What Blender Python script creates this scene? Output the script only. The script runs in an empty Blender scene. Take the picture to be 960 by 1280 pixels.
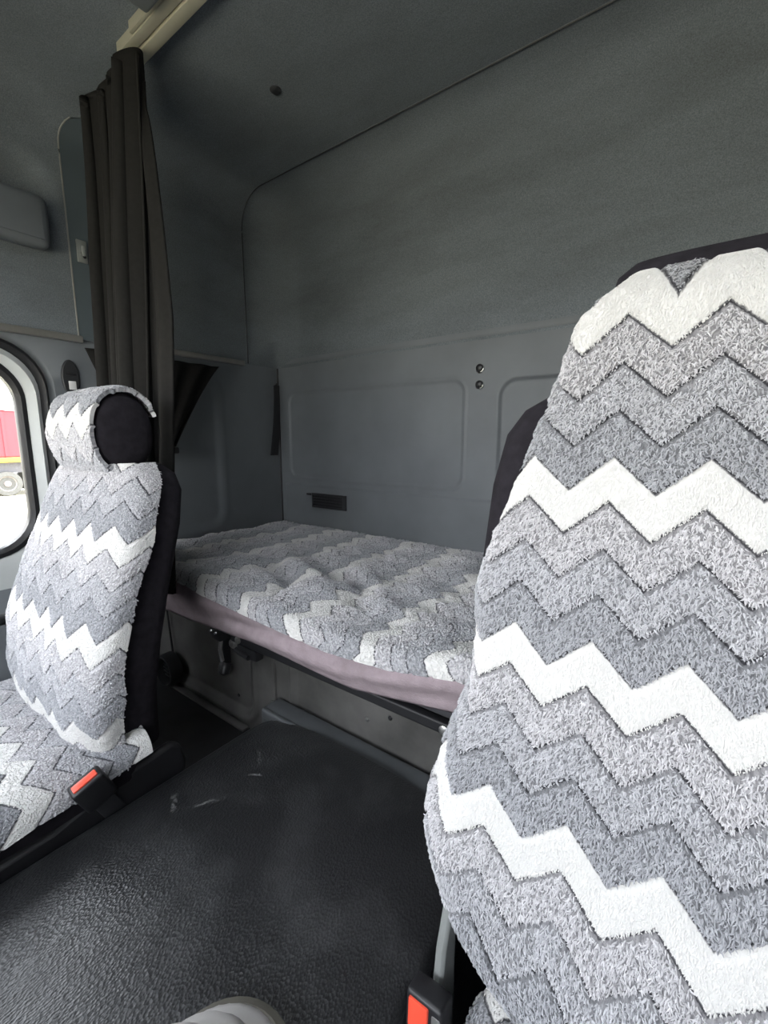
import bpy, bmesh, math, random
import numpy as np
from mathutils import Vector, noise, Matrix
# Coordinates below are metres: x across the cab (passenger side negative), y towards the
# rear wall, z measured from eye level; EYE lifts everything so the cab floor lies at z = 0.
EYE = 1.05
C = bpy.context.scene.collection
rng = np.random.default_rng(7)
ORG = {}

# ------------------------------------------------------------------ linking helpers
def put_props(o, label=None, cat=None, group=None, kind=None):
    if label: o['label'] = label
    if cat: o['category'] = cat
    if group: o['group'] = group
    if kind: o['kind'] = kind
    return o

def empty(name, loc, label, cat, group=None):
    o = bpy.data.objects.new(name, None); C.objects.link(o)
    o.empty_display_size = 0.05
    o.location = (loc[0], loc[1], loc[2] + EYE)
    ORG[o.name] = np.array([loc[0], loc[1], loc[2] + EYE])
    return put_props(o, label, cat, group)

class MB:
    """collects vertices/faces; build() links them as one mesh object"""
    def __init__(s): s.v = []; s.f = []; s.uv = []; s.m = []
    def add(s, vs, fs, uvs=None, mi=0):
        b = len(s.v); s.v += [tuple(p) for p in vs]
        s.f += [tuple(b + i for i in f) for f in fs]; s.m += [mi] * len(fs)
        s.uv += list(uvs) if uvs is not None else [(0., 0.)] * len(vs)
        return s
    def box(s, x0, x1, y0, y1, z0, z1, bev=0.0, seg=2, mat=None):
        bm = bmesh.new(); bmesh.ops.create_cube(bm, size=1)
        for v in bm.verts:
            v.co = Vector(((x0+x1)/2 + v.co.x*(x1-x0), (y0+y1)/2 + v.co.y*(y1-y0), (z0+z1)/2 + v.co.z*(z1-z0)))
        if bev: bmesh.ops.bevel(bm, geom=bm.edges[:], offset=bev, segments=seg, affect='EDGES', profile=0.5)
        if mat is not None: bmesh.ops.transform(bm, matrix=mat, verts=bm.verts)
        s.add([v.co[:] for v in bm.verts], [[v.index for v in f.verts] for f in (bm.verts.index_update(), bm.faces)[1]])
        bm.free(); return s
    def loft(s, rings, closed=True, cap0=False, cap1=False, uvs=None):
        n = len(rings[0]); vs = [p for r in rings for p in r]; fs = []
        for i in range(len(rings)-1):
            for j in range(n if closed else n-1):
                k = (j+1) % n
                fs.append((i*n+j, i*n+k, (i+1)*n+k, (i+1)*n+j))
        if cap0: fs.append(tuple(range(n))[::-1])
        if cap1: fs.append(tuple((len(rings)-1)*n + j for j in range(n)))
        return s.add(vs, fs, uvs)
    def grid(s, P):
        return s.loft([list(map(tuple, r)) for r in P], closed=False)
    def tube(s, pts, r, n=10, caps=True):
        pts = [Vector(p) for p in pts]; rings = []; up = Vector((0, 0, 1))
        rr = r if isinstance(r, (list, tuple)) else [r]*len(pts)
        for i, p in enumerate(pts):
            t = (pts[min(i+1, len(pts)-1)] - pts[max(i-1, 0)]).normalized()
            a = t.cross(up)
            if a.length < 1e-3: a = t.cross(Vector((1, 0, 0)))
            a.normalize(); b = t.cross(a)
            rings.append([tuple(p + (a*math.cos(q) + b*math.sin(q))*rr[i]) for q in np.linspace(0, 2*math.pi, n, endpoint=False)])
        return s.loft(rings, True, caps, caps)
    def lathe(s, o, axis, prof, n=24):
        """prof: list of (radius, distance along axis)"""
        o = Vector(o); ax = Vector(axis).normalized()
        a = ax.cross(Vector((0, 0, 1)))
        if a.length < 1e-3: a = ax.cross(Vector((1, 0, 0)))
        a.normalize(); b = ax.cross(a)
        rings = [[tuple(o + ax*h + (a*math.cos(q) + b*math.sin(q))*r) for q in np.linspace(0, 2*math.pi, n, endpoint=False)] for r, h in prof]
        return s.loft(rings, True, True, True)
    def prism(s, outline, d):
        n = len(outline); d = np.array(d)
        vs = [tuple(p) for p in outline] + [tuple(np.array(p)+d) for p in outline]
        fs = [tuple(range(n))[::-1], tuple(range(n, 2*n))] + [(i, (i+1) % n, n+(i+1) % n, n+i) for i in range(n)]
        return s.add(vs, fs)
    def build(s, name, mats, parent=None, smooth=True, bevel=0, angle=40, fix=True):
        o0 = ORG[parent.name] if parent is not None else np.zeros(3)
        V = np.array(s.v, dtype=float); V[:, 2] += EYE; V -= o0
        me = bpy.data.meshes.new(name); me.from_pydata(V.tolist(), [], s.f)
        for m in (mats if isinstance(mats, (list, tuple)) else [mats]): me.materials.append(m)
        if any(s.m): me.polygons.foreach_set('material_index', s.m)
        uvl = me.uv_layers.new(name='UVMap')
        li = np.zeros(len(me.loops), dtype=np.int32); me.loops.foreach_get('vertex_index', li)
        uvl.data.foreach_set('uv', np.array(s.uv, dtype=float)[li].ravel())
        if fix:
            bm = bmesh.new(); bm.from_mesh(me); bmesh.ops.recalc_face_normals(bm, faces=bm.faces); bm.to_mesh(me); bm.free()
        if smooth:
            me.polygons.foreach_set('use_smooth', [True]*len(me.polygons))
            try: me.set_sharp_from_angle(angle=math.radians(angle))
            except Exception: pass
        me.update()
        o = bpy.data.objects.new(name, me); C.objects.link(o)
        if parent is not None:
            o.parent = parent
        ORG[o.name] = o0
        if bevel:
            b = o.modifiers.new('bevel', 'BEVEL'); b.width = bevel; b.segments = 2; b.limit_method = 'ANGLE'
        return o

def struct(o): o['kind'] = 'structure'; return o

# ------------------------------------------------------------------ materials
def lin(r, g, b):
    f = lambda c: (c/255/12.92) if c/255 <= 0.04045 else ((c/255+0.055)/1.055)**2.4
    return (f(r), f(g), f(b), 1)

class NT:
    def __init__(s, name):
        s.mat = bpy.data.materials.new(name); s.mat.use_nodes = True
        s.n = s.mat.node_tree.nodes; s.l = s.mat.node_tree.links
        s.b = s.n['Principled BSDF']
    def new(s, t, **k):
        n = s.n.new(t)
        for a, v in k.items(): setattr(n, a, v)
        return n
    def link(s, a, b): s.l.new(a, b)
    def math(s, op, a, b=None, clamp=False):
        n = s.new('ShaderNodeMath', operation=op, use_clamp=clamp)
        for i, x in enumerate((a, b)):
            if x is None: continue
            if isinstance(x, (int, float)): n.inputs[i].default_value = x
            else: s.link(x, n.inputs[i])
        return n.outputs[0]
    def ramp(s, fac, stops, interp='LINEAR'):
        n = s.new('ShaderNodeValToRGB'); cr = n.color_ramp; cr.interpolation = interp
        while len(cr.elements) < len(stops): cr.elements.new(0.5)
        for e, (p, c) in zip(cr.elements, stops): e.position = p; e.color = c
        s.link(fac, n.inputs[0]); return n.outputs[0]
    def noise(s, scale, detail=4, rough=0.55, vec=None, dim='3D'):
        n = s.new('ShaderNodeTexNoise'); n.inputs['Scale'].default_value = scale
        n.inputs['Detail'].default_value = detail; n.inputs['Roughness'].default_value = rough
        s.link(vec if vec is not None else s.coord(), n.inputs['Vector']); return n.outputs[0]
    def coord(s):
        if not hasattr(s, '_tc'):
            s._tc = s.new('ShaderNodeNewGeometry').outputs['Position']
        return s._tc
    def bump(s, h, strength=0.3, dist=0.002, nrm=None):
        n = s.new('ShaderNodeBump'); n.inputs['Strength'].default_value = strength; n.inputs['Distance'].default_value = dist
        s.link(h, n.inputs['Height'])
        if nrm is not None: s.link(nrm, n.inputs['Normal'])
        return n.outputs[0]

def mul(c, k): return (c[0]*k, c[1]*k, c[2]*k, 1)

def simple(name, col, rough=0.6, metal=0.0, var=0.15, vs=12, bump=0.15, bs=220, bd=0.001, spec=0.5):
    t = NT(name); b = t.b
    n = t.noise(vs, 5)
    t.link(t.ramp(n, [(0.3, mul(col, 1-var)), (0.7, mul(col, 1+var))]), b.inputs['Base Color'])
    b.inputs['Roughness'].default_value = rough; b.inputs['Metallic'].default_value = metal
    b.inputs['Specular IOR Level'].default_value = spec
    if bump: t.link(t.bump(t.noise(bs, 3), bump, bd), b.inputs['Normal'])
    return t.mat

def trim_felt(name, col, dirt, rough=0.9):
    """short-nap headliner with smears and grubby patches"""
    t = NT(name); b = t.b
    mp = t.new('ShaderNodeMapping'); t.link(t.coord(), mp.inputs[0]); mp.inputs['Scale'].default_value = (0.8, 1.5, 3.0)
    d = t.ramp(t.noise(2.6, 6, 0.6, mp.outputs[0]), [(0.38, (0, 0, 0, 1)), (0.68, (1, 1, 1, 1))])
    mx = t.new('ShaderNodeMix', data_type='RGBA'); t.link(d, mx.inputs[0])
    mx.inputs[6].default_value = col; mx.inputs[7].default_value = dirt
    sp = t.ramp(t.noise(420, 2), [(0.3, (0.72, 0.72, 0.72, 1)), (0.7, (1.25, 1.25, 1.25, 1))])
    m2 = t.new('ShaderNodeMix', data_type='RGBA', blend_type='MULTIPLY'); m2.inputs[0].default_value = 1
    t.link(mx.outputs[2], m2.inputs[6]); t.link(sp, m2.inputs[7])
    t.link(m2.outputs[2], b.inputs['Base Color']); b.inputs['Roughness'].default_value = rough
    b.inputs['Specular IOR Level'].default_value = 0.25
    t.link(t.bump(t.noise(500, 2), 0.25, 0.001), b.inputs['Normal'])
    return t.mat

# the chevron fleece: u, v are metres on the cloth
PER, STEP, AMP = 0.080, 0.0468, 0.0365
WHITE = (0.66, 0.65, 0.635, 1); G1 = (0.50, 0.49, 0.505, 1); G2 = (0.43, 0.43, 0.45, 1); G3 = (0.345, 0.35, 0.37, 1)
def fleece_mat(name, gain=1.0, pile=False):
    t = NT(name); b = t.b
    uv = t.new('ShaderNodeUVMap'); uv.uv_map = 'UVMap'
    sx = t.new('ShaderNodeSeparateXYZ')
    if pile: t.link(uv.outputs[0], sx.inputs[0])
    else:
        nz = t.new('ShaderNodeTexNoise'); nz.inputs['Scale'].default_value = 260
        t.link(uv.outputs[0], nz.inputs['Vector'])
        va = t.new('ShaderNodeVectorMath', operation='MULTIPLY_ADD')
        t.link(nz.outputs['Color'], va.inputs[0]); va.inputs[1].default_value = (0.003, 0.003, 0); t.link(uv.outputs[0], va.inputs[2])
        t.link(va.outputs[0], sx.inputs[0])
    u, v = sx.outputs[0], sx.outputs[1]
    tri = t.math('ABSOLUTE', t.math('SUBTRACT', t.math('FRACT', t.math('DIVIDE', u, PER)), 0.5))
    w = t.math('DIVIDE', t.math('ADD', v, t.math('MULTIPLY', tri, 2*AMP)), STEP)
    band = t.math('FRACT', t.math('DIVIDE', w, 4.0))
    g = lambda c: mul(c, gain)
    col = t.ramp(band, [(0, WHITE), (0.25, g(G1)), (0.5, g(G2)), (0.75, g(G3))], 'CONSTANT')
    f = t.math('FRACT', w)
    e = t.math('MINIMUM', f, t.math('SUBTRACT', 1.0, f))
    if not pile:
        # dark sewn line between the bands; fainter along the upper edge of the white one
        line = t.ramp(e, [(0.02, (0.085, 0.085, 0.10, 1)), (0.055, (1, 1, 1, 1))])
        m = t.new('ShaderNodeMix', data_type='RGBA', blend_type='MULTIPLY'); m.inputs[0].default_value = 0.9
        t.link(col, m.inputs[6]); t.link(line, m.inputs[7]); col = m.outputs[2]
        mp = t.new('ShaderNodeMapping'); t.link(uv.outputs[0], mp.inputs[0]); mp.inputs['Scale'].default_value = (1.0, 0.45, 1)
        n = t.noise(330, 3, 0.6, mp.outputs[0])
        sp = t.ramp(n, [(0.35, (0.62, 0.62, 0.64, 1)), (0.62, (1.25, 1.25, 1.25, 1))])
        isw = t.math('LESS_THAN', band, 0.25)
        m2 = t.new('ShaderNodeMix', data_type='RGBA', blend_type='MULTIPLY'); t.link(t.math('SUBTRACT', 1.0, t.math('MULTIPLY', isw, 0.9)), m2.inputs[0])
        t.link(col, m2.inputs[6]); t.link(sp, m2.inputs[7]); col = m2.outputs[2]
        t.link(t.bump(n, 0.6, 0.003), b.inputs['Normal'])
    else:
        ri = t.new('ShaderNodeNewGeometry').outputs['Random Per Island']
        sp = t.ramp(ri, [(0, (0.78, 0.78, 0.79, 1)), (1, (1.22, 1.22, 1.22, 1))])
        isw = t.math('LESS_THAN', band, 0.25)
        m2 = t.new('ShaderNodeMix', data_type='RGBA', blend_type='MULTIPLY'); t.link(t.math('SUBTRACT', 1.0, t.math('MULTIPLY', isw, 0.85)), m2.inputs[0])
        t.link(col, m2.inputs[6]); t.link(sp, m2.inputs[7]); col = m2.outputs[2]
    t.link(col, b.inputs['Base Color'])
    b.inputs['Roughness'].default_value = 0.95; b.inputs['Specular IOR Level'].default_value = 0.15
    b.inputs['Sheen Weight'].default_value = 0.25
    return t.mat

def rubber_mat():
    t = NT('grained_rubber'); b = t.b
    vo = t.new('ShaderNodeTexVoronoi'); vo.inputs['Scale'].default_value = 270; vo.inputs['Randomness'].default_value = 1
    mp = t.new('ShaderNodeMapping'); t.link(t.coord(), mp.inputs[0]); mp.inputs['Scale'].default_value = (1.25, 0.8, 1)
    t.link(mp.outputs[0], vo.inputs['Vector'])
    nz = t.noise(95, 4)
    h = t.math('ADD', vo.outputs['Distance'], t.math('MULTIPLY', nz, 0.5))
    big = t.bump(t.noise(4, 2), 0.12, 0.02)
    t.link(t.bump(h, 0.42, 0.0022, big), b.inputs['Normal'])
    dust = t.ramp(t.noise(9, 8, 0.7), [(0.48, (0.015, 0.0155, 0.017, 1)), (0.8, (0.050, 0.051, 0.053, 1))])
    specks = t.ramp(t.noise(160, 2, 0.4), [(0.76, (0, 0, 0, 1)), (0.80, (0.05, 0.05, 0.05, 1))])
    m = t.new('ShaderNodeMix', data_type='RGBA', blend_type='ADD'); m.inputs[0].default_value = 1
    t.link(dust, m.inputs[6]); t.link(specks, m.inputs[7])
    # two long pale scuff marks near the passenger edge
    col = m.outputs[2]
    for (x, y, a, L, wd) in SCUFFS:
        tc = t.new('ShaderNodeMapping'); tc.vector_type = 'TEXTURE'; t.link(t.coord(), tc.inputs[0])
        tc.inputs['Location'].default_value = (x, y, 0); tc.inputs['Rotation'].default_value = (0, 0, a)
        sx = t.new('ShaderNodeSeparateXYZ'); t.link(tc.outputs[0], sx.inputs[0])
        dx = t.math('DIVIDE', t.math('ABSOLUTE', sx.outputs[0]), L); dy = t.math('DIVIDE', t.math('ABSOLUTE', sx.outputs[1]), wd)
        k = t.math('SUBTRACT', 1.0, t.math('MAXIMUM', dx, dy), True)
        k = t.math('MULTIPLY', k, t.ramp(t.noise(70, 4, 0.7), [(0.45, (0, 0, 0, 1)), (0.6, (1, 1, 1, 1))]))
        mm = t.new('ShaderNodeMix', data_type='RGBA'); t.link(k, mm.inputs[0]); t.link(col, mm.inputs[6]); mm.inputs[7].default_value = (0.3, 0.3, 0.3, 1)
        col = mm.outputs[2]
    t.link(col, b.inputs['Base Color']); b.inputs['Specular IOR Level'].default_value = 0.7
    t.link(t.ramp(t.noise(7, 6), [(0.3, (0.30,)*3+(1,)), (0.7, (0.44,)*3+(1,))]), b.inputs['Roughness'])
    return t.mat
SCUFFS = [(-0.715, 0.405, 0.9, 0.032, 0.006), (-0.775, 0.365, -0.5, 0.034, 0.007), (-0.74, 0.54, -0.6, 0.03, 0.005), (-0.70, 0.50, 0.5, 0.018, 0.004)]

M = {}
M['felt'] = trim_felt('grey_roof_felt', (0.172, 0.192, 0.208, 1), (0.134, 0.148, 0.158, 1))
M['wall'] = simple('grey_moulded_plastic', (0.150, 0.163, 0.176, 1), 0.55, var=0.10, vs=5, bump=0.2, bs=420)
M['panel'] = simple('dusty_dark_panel', (0.095, 0.092, 0.088, 1), 0.6, var=0.35, vs=9, bump=0.2, bs=300)
M['pillar'] = simple('slate_pillar_trim', (0.085, 0.105, 0.115, 1), 0.5, var=0.08, vs=6, bump=0.1)
M['frame'] = simple('pale_grey_door_frame', (0.50, 0.52, 0.515, 1), 0.4, var=0.06, vs=10, bump=0.05)
M['seal'] = simple('black_seal_rubber', (0.012, 0.012, 0.014, 1), 0.5, var=0.1, bump=0.05)
M['black'] = simple('black_plastic', (0.014, 0.014, 0.016, 1), 0.42, var=0.2, vs=20, bump=0.12, bs=500)
M['dark'] = simple('charcoal_plastic', (0.026, 0.027, 0.030, 1), 0.5, var=0.3, vs=12, bump=0.15, bs=400)
M['shell'] = simple('black_seat_velour', (0.016, 0.014, 0.018, 1), 0.95, var=0.3, vs=60, bump=0.4, bs=650, spec=0.2)
M['alu'] = simple('beige_anodised_rail', (0.50, 0.47, 0.36, 1), 0.42, 0.25, var=0.05, bump=0.03)
M['rail'] = simple('dull_grey_rail', (0.30, 0.29, 0.27, 1), 0.4, 0.4, var=0.1, bump=0.03)
M['steel'] = simple('scuffed_steel', (0.45, 0.45, 0.44, 1), 0.35, 0.9, var=0.3, vs=40, bump=0.05)
M['chrome'] = simple('bright_metal', (0.75, 0.75, 0.75, 1), 0.18, 1.0, var=0.05, bump=0)
M['red'] = simple('red_release_plastic', (0.80, 0.085, 0.045, 1), 0.35, var=0.05, bump=0)
M['curtain'] = simple('brown_black_curtain_cloth', (0.016, 0.0152, 0.0145, 1), 0.95, var=0.12, vs=90, bump=0.4, bs=900, spec=0.2)
M['skirt'] = simple('mauve_plush_backing', (0.30, 0.245, 0.265, 1), 0.95, var=0.14, vs=30, bump=0.5, bs=420, bd=0.003, spec=0.1)
M['mattress'] = simple('dark_ticking', (0.05, 0.05, 0.055, 1), 0.9)
M['gaiter'] = simple('grey_soft_gaiter', (0.36, 0.35, 0.34, 1), 0.7, var=0.1, vs=30, bump=0.15)
M['gaiterdark'] = simple('dusty_dark_gaiter', (0.09, 0.085, 0.07, 1), 0.8, var=0.2, vs=30, bump=0.15)
M['strip'] = simple('grey_mat_edging', (0.075, 0.080, 0.085, 1), 0.5, var=0.1, bump=0.1)
M['grey'] = simple('mid_grey_bracket', (0.21, 0.22, 0.215, 1), 0.4, var=0.06, bump=0.05)
M['lamp'] = simple('grey_lamp_housing', (0.14, 0.15, 0.15, 1), 0.5, var=0.05)
M['floor'] = simple('worn_floor_mat', (0.020, 0.020, 0.021, 1), 0.6, var=0.35, vs=14, bump=0.3, bs=160)
M['label'] = simple('white_tag', (0.75, 0.75, 0.75, 1), 0.5, var=0.02, bump=0)
M['rubber'] = rubber_mat()
M['fl'] = fleece_mat('chevron_fleece_backing', 0.92)
M['flshade'] = fleece_mat('chevron_fleece_backing_shaded', 0.50)  # same cloth, greys darkened to paint in the shade between tufts
M['pile'] = fleece_mat('chevron_fleece_pile', 1.08, True)
t = NT('window_glass'); t.b.inputs['Base Color'].default_value = (1, 1, 1, 1); t.b.inputs['Roughness'].default_value = 0
gl = t.new('ShaderNodeBsdfTransparent'); gg = t.new('ShaderNodeBsdfGlossy'); gg.inputs['Roughness'].default_value = 0.01
mxs = t.new('ShaderNodeMixShader'); fr = t.new('ShaderNodeFresnel'); fr.inputs[0].default_value = 1.3
t.link(fr.outputs[0], mxs.inputs[0]); t.link(gl.outputs[0], mxs.inputs[1]); t.link(gg.outputs[0], mxs.inputs[2])
t.link(mxs.outputs[0], t.n['Material Output'].inputs[0]); M['glass'] = t.mat
M['sand'] = simple('dry_yellow_ground', (0.52, 0.485, 0.37, 1), 0.95, var=0.18, vs=0.7, bump=0.4, bs=3, bd=0.05)
M['truckred'] = simple('red_trailer_paint', (0.50, 0.028, 0.04, 1), 0.5, var=0.08, vs=1.0, bump=0)
M['yellow'] = simple('yellow_trailer_stripe', (0.60, 0.40, 0.03, 1), 0.5, var=0.05, bump=0)
M['tarp'] = simple('pale_grey_tarpaulin', (0.55, 0.58, 0.60, 1), 0.8, var=0.06, vs=2, bump=0.1, bs=4)
M['chassis'] = simple('grey_chassis', (0.10, 0.10, 0.11, 1), 0.7, bump=0)
M['tyre'] = simple('dusty_tyre', (0.10, 0.10, 0.095, 1), 0.9, bump=0)
M['rim'] = simple('grey_wheel_rim', (0.22, 0.20, 0.19, 1), 0.5, var=0.1, bump=0)

# ------------------------------------------------------------------ fleece sheet
def interp(x, xs, ys): return np.interp(x, xs, ys)

def fleece_sheet(P, UV, out, tufts, seed, tl=0.0075, tw=0.0015, relief=0.005, edge=0.006, rim=0.010):
    """P (n,m,3) surface, UV (n,m,2) metres on the cloth -> MB with base (slot 0) and pile (slot 1)"""
    r = np.random.default_rng(seed); n, m, _ = P.shape
    du = np.gradient(P, axis=1); dv = np.gradient(P, axis=0)
    N = np.cross(du, dv); N /= np.linalg.norm(N, axis=2, keepdims=True) + 1e-12
    if (N.reshape(-1, 3) @ np.array(out)).mean() < 0: N = -N
    u, v = UV[..., 0], UV[..., 1]
    w = (v + np.abs((u/PER) % 1 - 0.5)*2*AMP)/STEP
    f = w % 1; e = np.minimum(f, 1-f)*STEP
    P = P + N*(relief*np.clip(e/0.005, 0, 1)**0.6 + 0)[..., None]
    mb = MB()
    # wavy cut edge and a turned-back rim so that the cloth has thickness
    idx = np.arange(n*m).reshape(n, m)
    fs = np.stack([idx[:-1, :-1], idx[:-1, 1:], idx[1:, 1:], idx[1:, :-1]], -1).reshape(-1, 4)
    loop = np.concatenate([idx[0, :-1], idx[:-1, -1], idx[-1, :0:-1], idx[:0:-1, 0]])
    Pf, Nf, UVf = P.reshape(-1, 3).copy(), N.reshape(-1, 3), UV.reshape(-1, 2)
    back = Pf[loop] - Nf[loop]*rim
    k = len(loop); b = n*m
    fs2 = [(loop[i], b+i, b+(i+1) % k, loop[(i+1) % k]) for i in range(k)]
    mb.add(np.vstack([Pf, back]).tolist(), fs.tolist() + [tuple(int(q) for q in a) for a in fs2], np.vstack([UVf, UVf[loop]]).tolist())
    if tufts:
        # area-weighted roots
        A = np.linalg.norm(np.cross(du, dv), axis=2)[:-1, :-1].ravel(); A = A/A.sum()
        c = r.choice(len(A), tufts, p=A); ci, cj = c//(m-1), c % (m-1)
        a, bb = r.random(tufts)[:, None], r.random(tufts)[:, None]
        def bil(Q): return Q[ci, cj]*(1-a)*(1-bb) + Q[ci+1, cj]*a*(1-bb) + Q[ci, cj+1]*(1-a)*bb + Q[ci+1, cj+1]*a*bb
        p, nn, t2 = bil(P), bil(N), bil(UV)
        dn = bil(dv); dn /= np.linalg.norm(dn, axis=1, keepdims=True)+1e-9
        ww = (t2[:, 1] + np.abs((t2[:, 0]/PER) % 1 - 0.5)*2*AMP)/STEP
        ff = ww % 1; ee = np.minimum(ff, 1-ff)*STEP; bd = (np.floor(ww) % 4).astype(int)
        ok = (ee > 0.0018) & ((1-ff)*STEP > 0.0016)
        p, nn, t2, dn, bd = p[ok], nn[ok], t2[ok], dn[ok], bd[ok]; q = len(p)
        if out[2] < 0.5:
            dn = np.where((dn[:, 2] > 0)[:, None], -dn, dn)     # the pile lies downwards
        sd = np.cross(nn, dn); white = bd == 0
        ang = r.normal(0, np.where(white, 0.35, 0.42)); 
        d1 = dn*np.cos(ang)[:, None] + sd*np.sin(ang)[:, None]
        ang2 = ang + r.normal(0, np.where(white, 0.3, 0.85)); d2 = dn*np.cos(ang2)[:, None] + sd*np.sin(ang2)[:, None]
        L = tl*r.uniform(0.7, 1.25, q)*np.where(white, 0.75, 1.0)*np.clip((1-ff[ok])*STEP/(tl*1.15), 0.3, 1); W = tw*r.uniform(0.7, 1.3, q)*np.where(white, 0.85, 1.0)
        lift = np.where(white, 0.16, 0.42)*r.uniform(0.7, 1.3, q)
        S = [p - nn*0.001,
             p + nn*(L*lift*0.55)[:, None] + d1*(L*0.30)[:, None],
             p + nn*(L*lift*0.80)[:, None] + d1*(L*0.45)[:, None] + d2*(L*0.25)[:, None],
             p + nn*(L*lift*0.62)[:, None] + d1*(L*0.5)[:, None] + d2*(L*0.6)[:, None]]
        side = np.cross(d1, nn)
        vs = []
        for lv, wk in zip(range(3), (0.8, 1.1, 0.9)):
            o = side*(W*wk)[:, None]; h = nn*(W*0.8*wk)[:, None]
            vs += [S[lv]-o, S[lv]+h, S[lv]+o]
        vs.append(S[3])
        V = np.stack(vs, 1).reshape(-1, 3)
        base = np.arange(q)[:, None]*10
        F4 = []
        for lv in (0, 3):
            F4 += [(lv, lv+1, lv+4, lv+3), (lv+1, lv+2, lv+5, lv+4), (lv+2, lv, lv+3, lv+5)]
        F3 = [(6, 7, 9), (7, 8, 9), (8, 6, 9)]
        quads = (base[:, None, :] + np.array(F4)[None]).reshape(-1, 4); tris = (base[:, None, :] + np.array(F3)[None]).reshape(-1, 3)
        b0 = len(mb.v)
        mb.v += V.tolist(); mb.uv += np.repeat(t2, 10, axis=0).tolist()
        mb.f += (quads+b0).tolist() + (tris+b0).tolist(); mb.m += [1]*(len(quads)+len(tris))
    return mb

def fleece(name, parent, *a, base='fl', **k):
    return fleece_sheet(*a, **k).build(name, [M[base], M['pile']], parent, fix=False, angle=70)

def thick(P, d=0.0025):
    """a sheet with real thickness (both faces and the rim)"""
    du = np.gradient(P, axis=1); dv = np.gradient(P, axis=0); N = np.cross(du, dv); N /= np.linalg.norm(N, axis=2, keepdims=True)+1e-12
    n, m, _ = P.shape; mb = MB(); A = (P+N*d).reshape(-1, 3); B = (P-N*d).reshape(-1, 3); idx = np.arange(n*m).reshape(n, m)
    f = np.stack([idx[:-1, :-1], idx[:-1, 1:], idx[1:, 1:], idx[1:, :-1]], -1).reshape(-1, 4)
    loop = np.concatenate([idx[0, :-1], idx[:-1, -1], idx[-1, :0:-1], idx[:0:-1, 0]]); k = len(loop); b = n*m
    rimf = [(int(loop[i]), int(loop[(i+1) % k]), int(b+loop[(i+1) % k]), int(b+loop[i])) for i in range(k)]
    mb.add(np.vstack([A, B]).tolist(), f.tolist()+(f[:, ::-1]+b).tolist()+rimf)
    return mb
# ------------------------------------------------------------------ the cab shell
XL, XR, YR, ZC = -1.64, 0.56, 1.40, 0.965
ZS = 0.315                                        # height of the ledge where the roof shell sits
def shell_profile(d, z0=ZS):
    """left wall, ceiling, right wall inset by d"""
    r = max(0.13 - d*0.3, 0.03); pts = []
    for z in np.linspace(z0, ZC-d-r, 60)[:-1]: pts.append((XL+d, z))
    for q in np.linspace(math.pi, math.pi/2, 14): pts.append((XL+d+r+r*math.cos(q), ZC-d-r+r*math.sin(q)))
    for x in np.linspace(XL+d+r, XR-d-r, 40)[1:-1]: pts.append((x, ZC-d))
    for q in np.linspace(math.pi/2, 0, 14): pts.append((XR-d-r+r*math.cos(q), ZC-d-r+r*math.sin(q)))
    for z in np.linspace(ZC-d-r, ZS, 20)[1:]: pts.append((XR-d, z))
    return pts
def rrsdf(px, pz, x0, x1, z0, z1, r):
    dx = np.abs(px-(x0+x1)/2)-(x1-x0)/2+r; dz = np.abs(pz-(z0+z1)/2)-(z1-z0)/2+r
    return np.minimum(np.maximum(dx, dz), 0)+np.hypot(np.maximum(dx, 0), np.maximum(dz, 0))-r
def sstep(a, b, x):
    t = np.clip((x-a)/(b-a), 0, 1); return t*t*(3-2*t)
RF = 0.16; YF = YR-RF
secs = [(y, 0.0, ZS) for y in np.linspace(-0.80, YF-0.004, 72)]
secs += [(YF-0.002, 0.0, ZS), (YF, 0.004, ZS), (YF+0.002, 0.0, ZS)]       # joint between roof skin and rear tub
secs += [(YF+RF*math.sin(q), RF*(1-math.cos(q)), ZS+0.10*math.sin(2*q)) for q in np.linspace(0.03, math.pi/2*0.995, 16)]
rings = []
for y, d, z0 in secs:
    pr = np.array(shell_profile(d, z0)); R = np.stack([pr[:, 0], np.full(len(pr), y), pr[:, 1]], 1)
    # hollow above the overhead locker on the passenger side
    s = rrsdf(np.array([y]), R[:, 2], -0.5, 0.56, 0.60, 0.80, 0.08)
    left = R[:, 0] < XL+0.14
    R[:, 0] -= np.where(left, 0.085*(1-sstep(-0.05, 0.01, s)), 0)
    rings.append([tuple(p) for p in R])
mb = MB().loft(rings, closed=False)
HX = (-0.74, -0.28, -0.36, 0.16)                     # unseen roof opening, added to let skylight onto the bunk
keep = []
for f_ in mb.f:
    c_ = np.mean([mb.v[i] for i in f_], axis=0)
    keep.append(not (c_[2] > ZC-0.01 and HX[0] < c_[0] < HX[1] and HX[2] < c_[1] < HX[3]))
mb.f = [f_ for f_, k_ in zip(mb.f, keep) if k_]; mb.m = [0]*len(mb.f)
mb.build('ceiling', M['felt'], smooth=True, angle=60)['kind'] = 'structure'
hf = MB(); hx0, hx1, hy0, hy1 = HX[0]-0.02, HX[1]+0.02, HX[2]-0.02, HX[3]+0.02
for a_ in ((hx0-0.03, hx0+0.02, hy0-0.03, hy1+0.03), (hx1-0.02, hx1+0.03, hy0-0.03, hy1+0.03), (hx0, hx1, hy0-0.03, hy0+0.02), (hx0, hx1, hy1-0.02, hy1+0.03)):
    hf.box(a_[0], a_[1], a_[2], a_[3], ZC-0.015, ZC+0.05)
hf.build('trim_added_light_hatch', M['frame'], smooth=False)['kind'] = 'structure'
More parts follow.
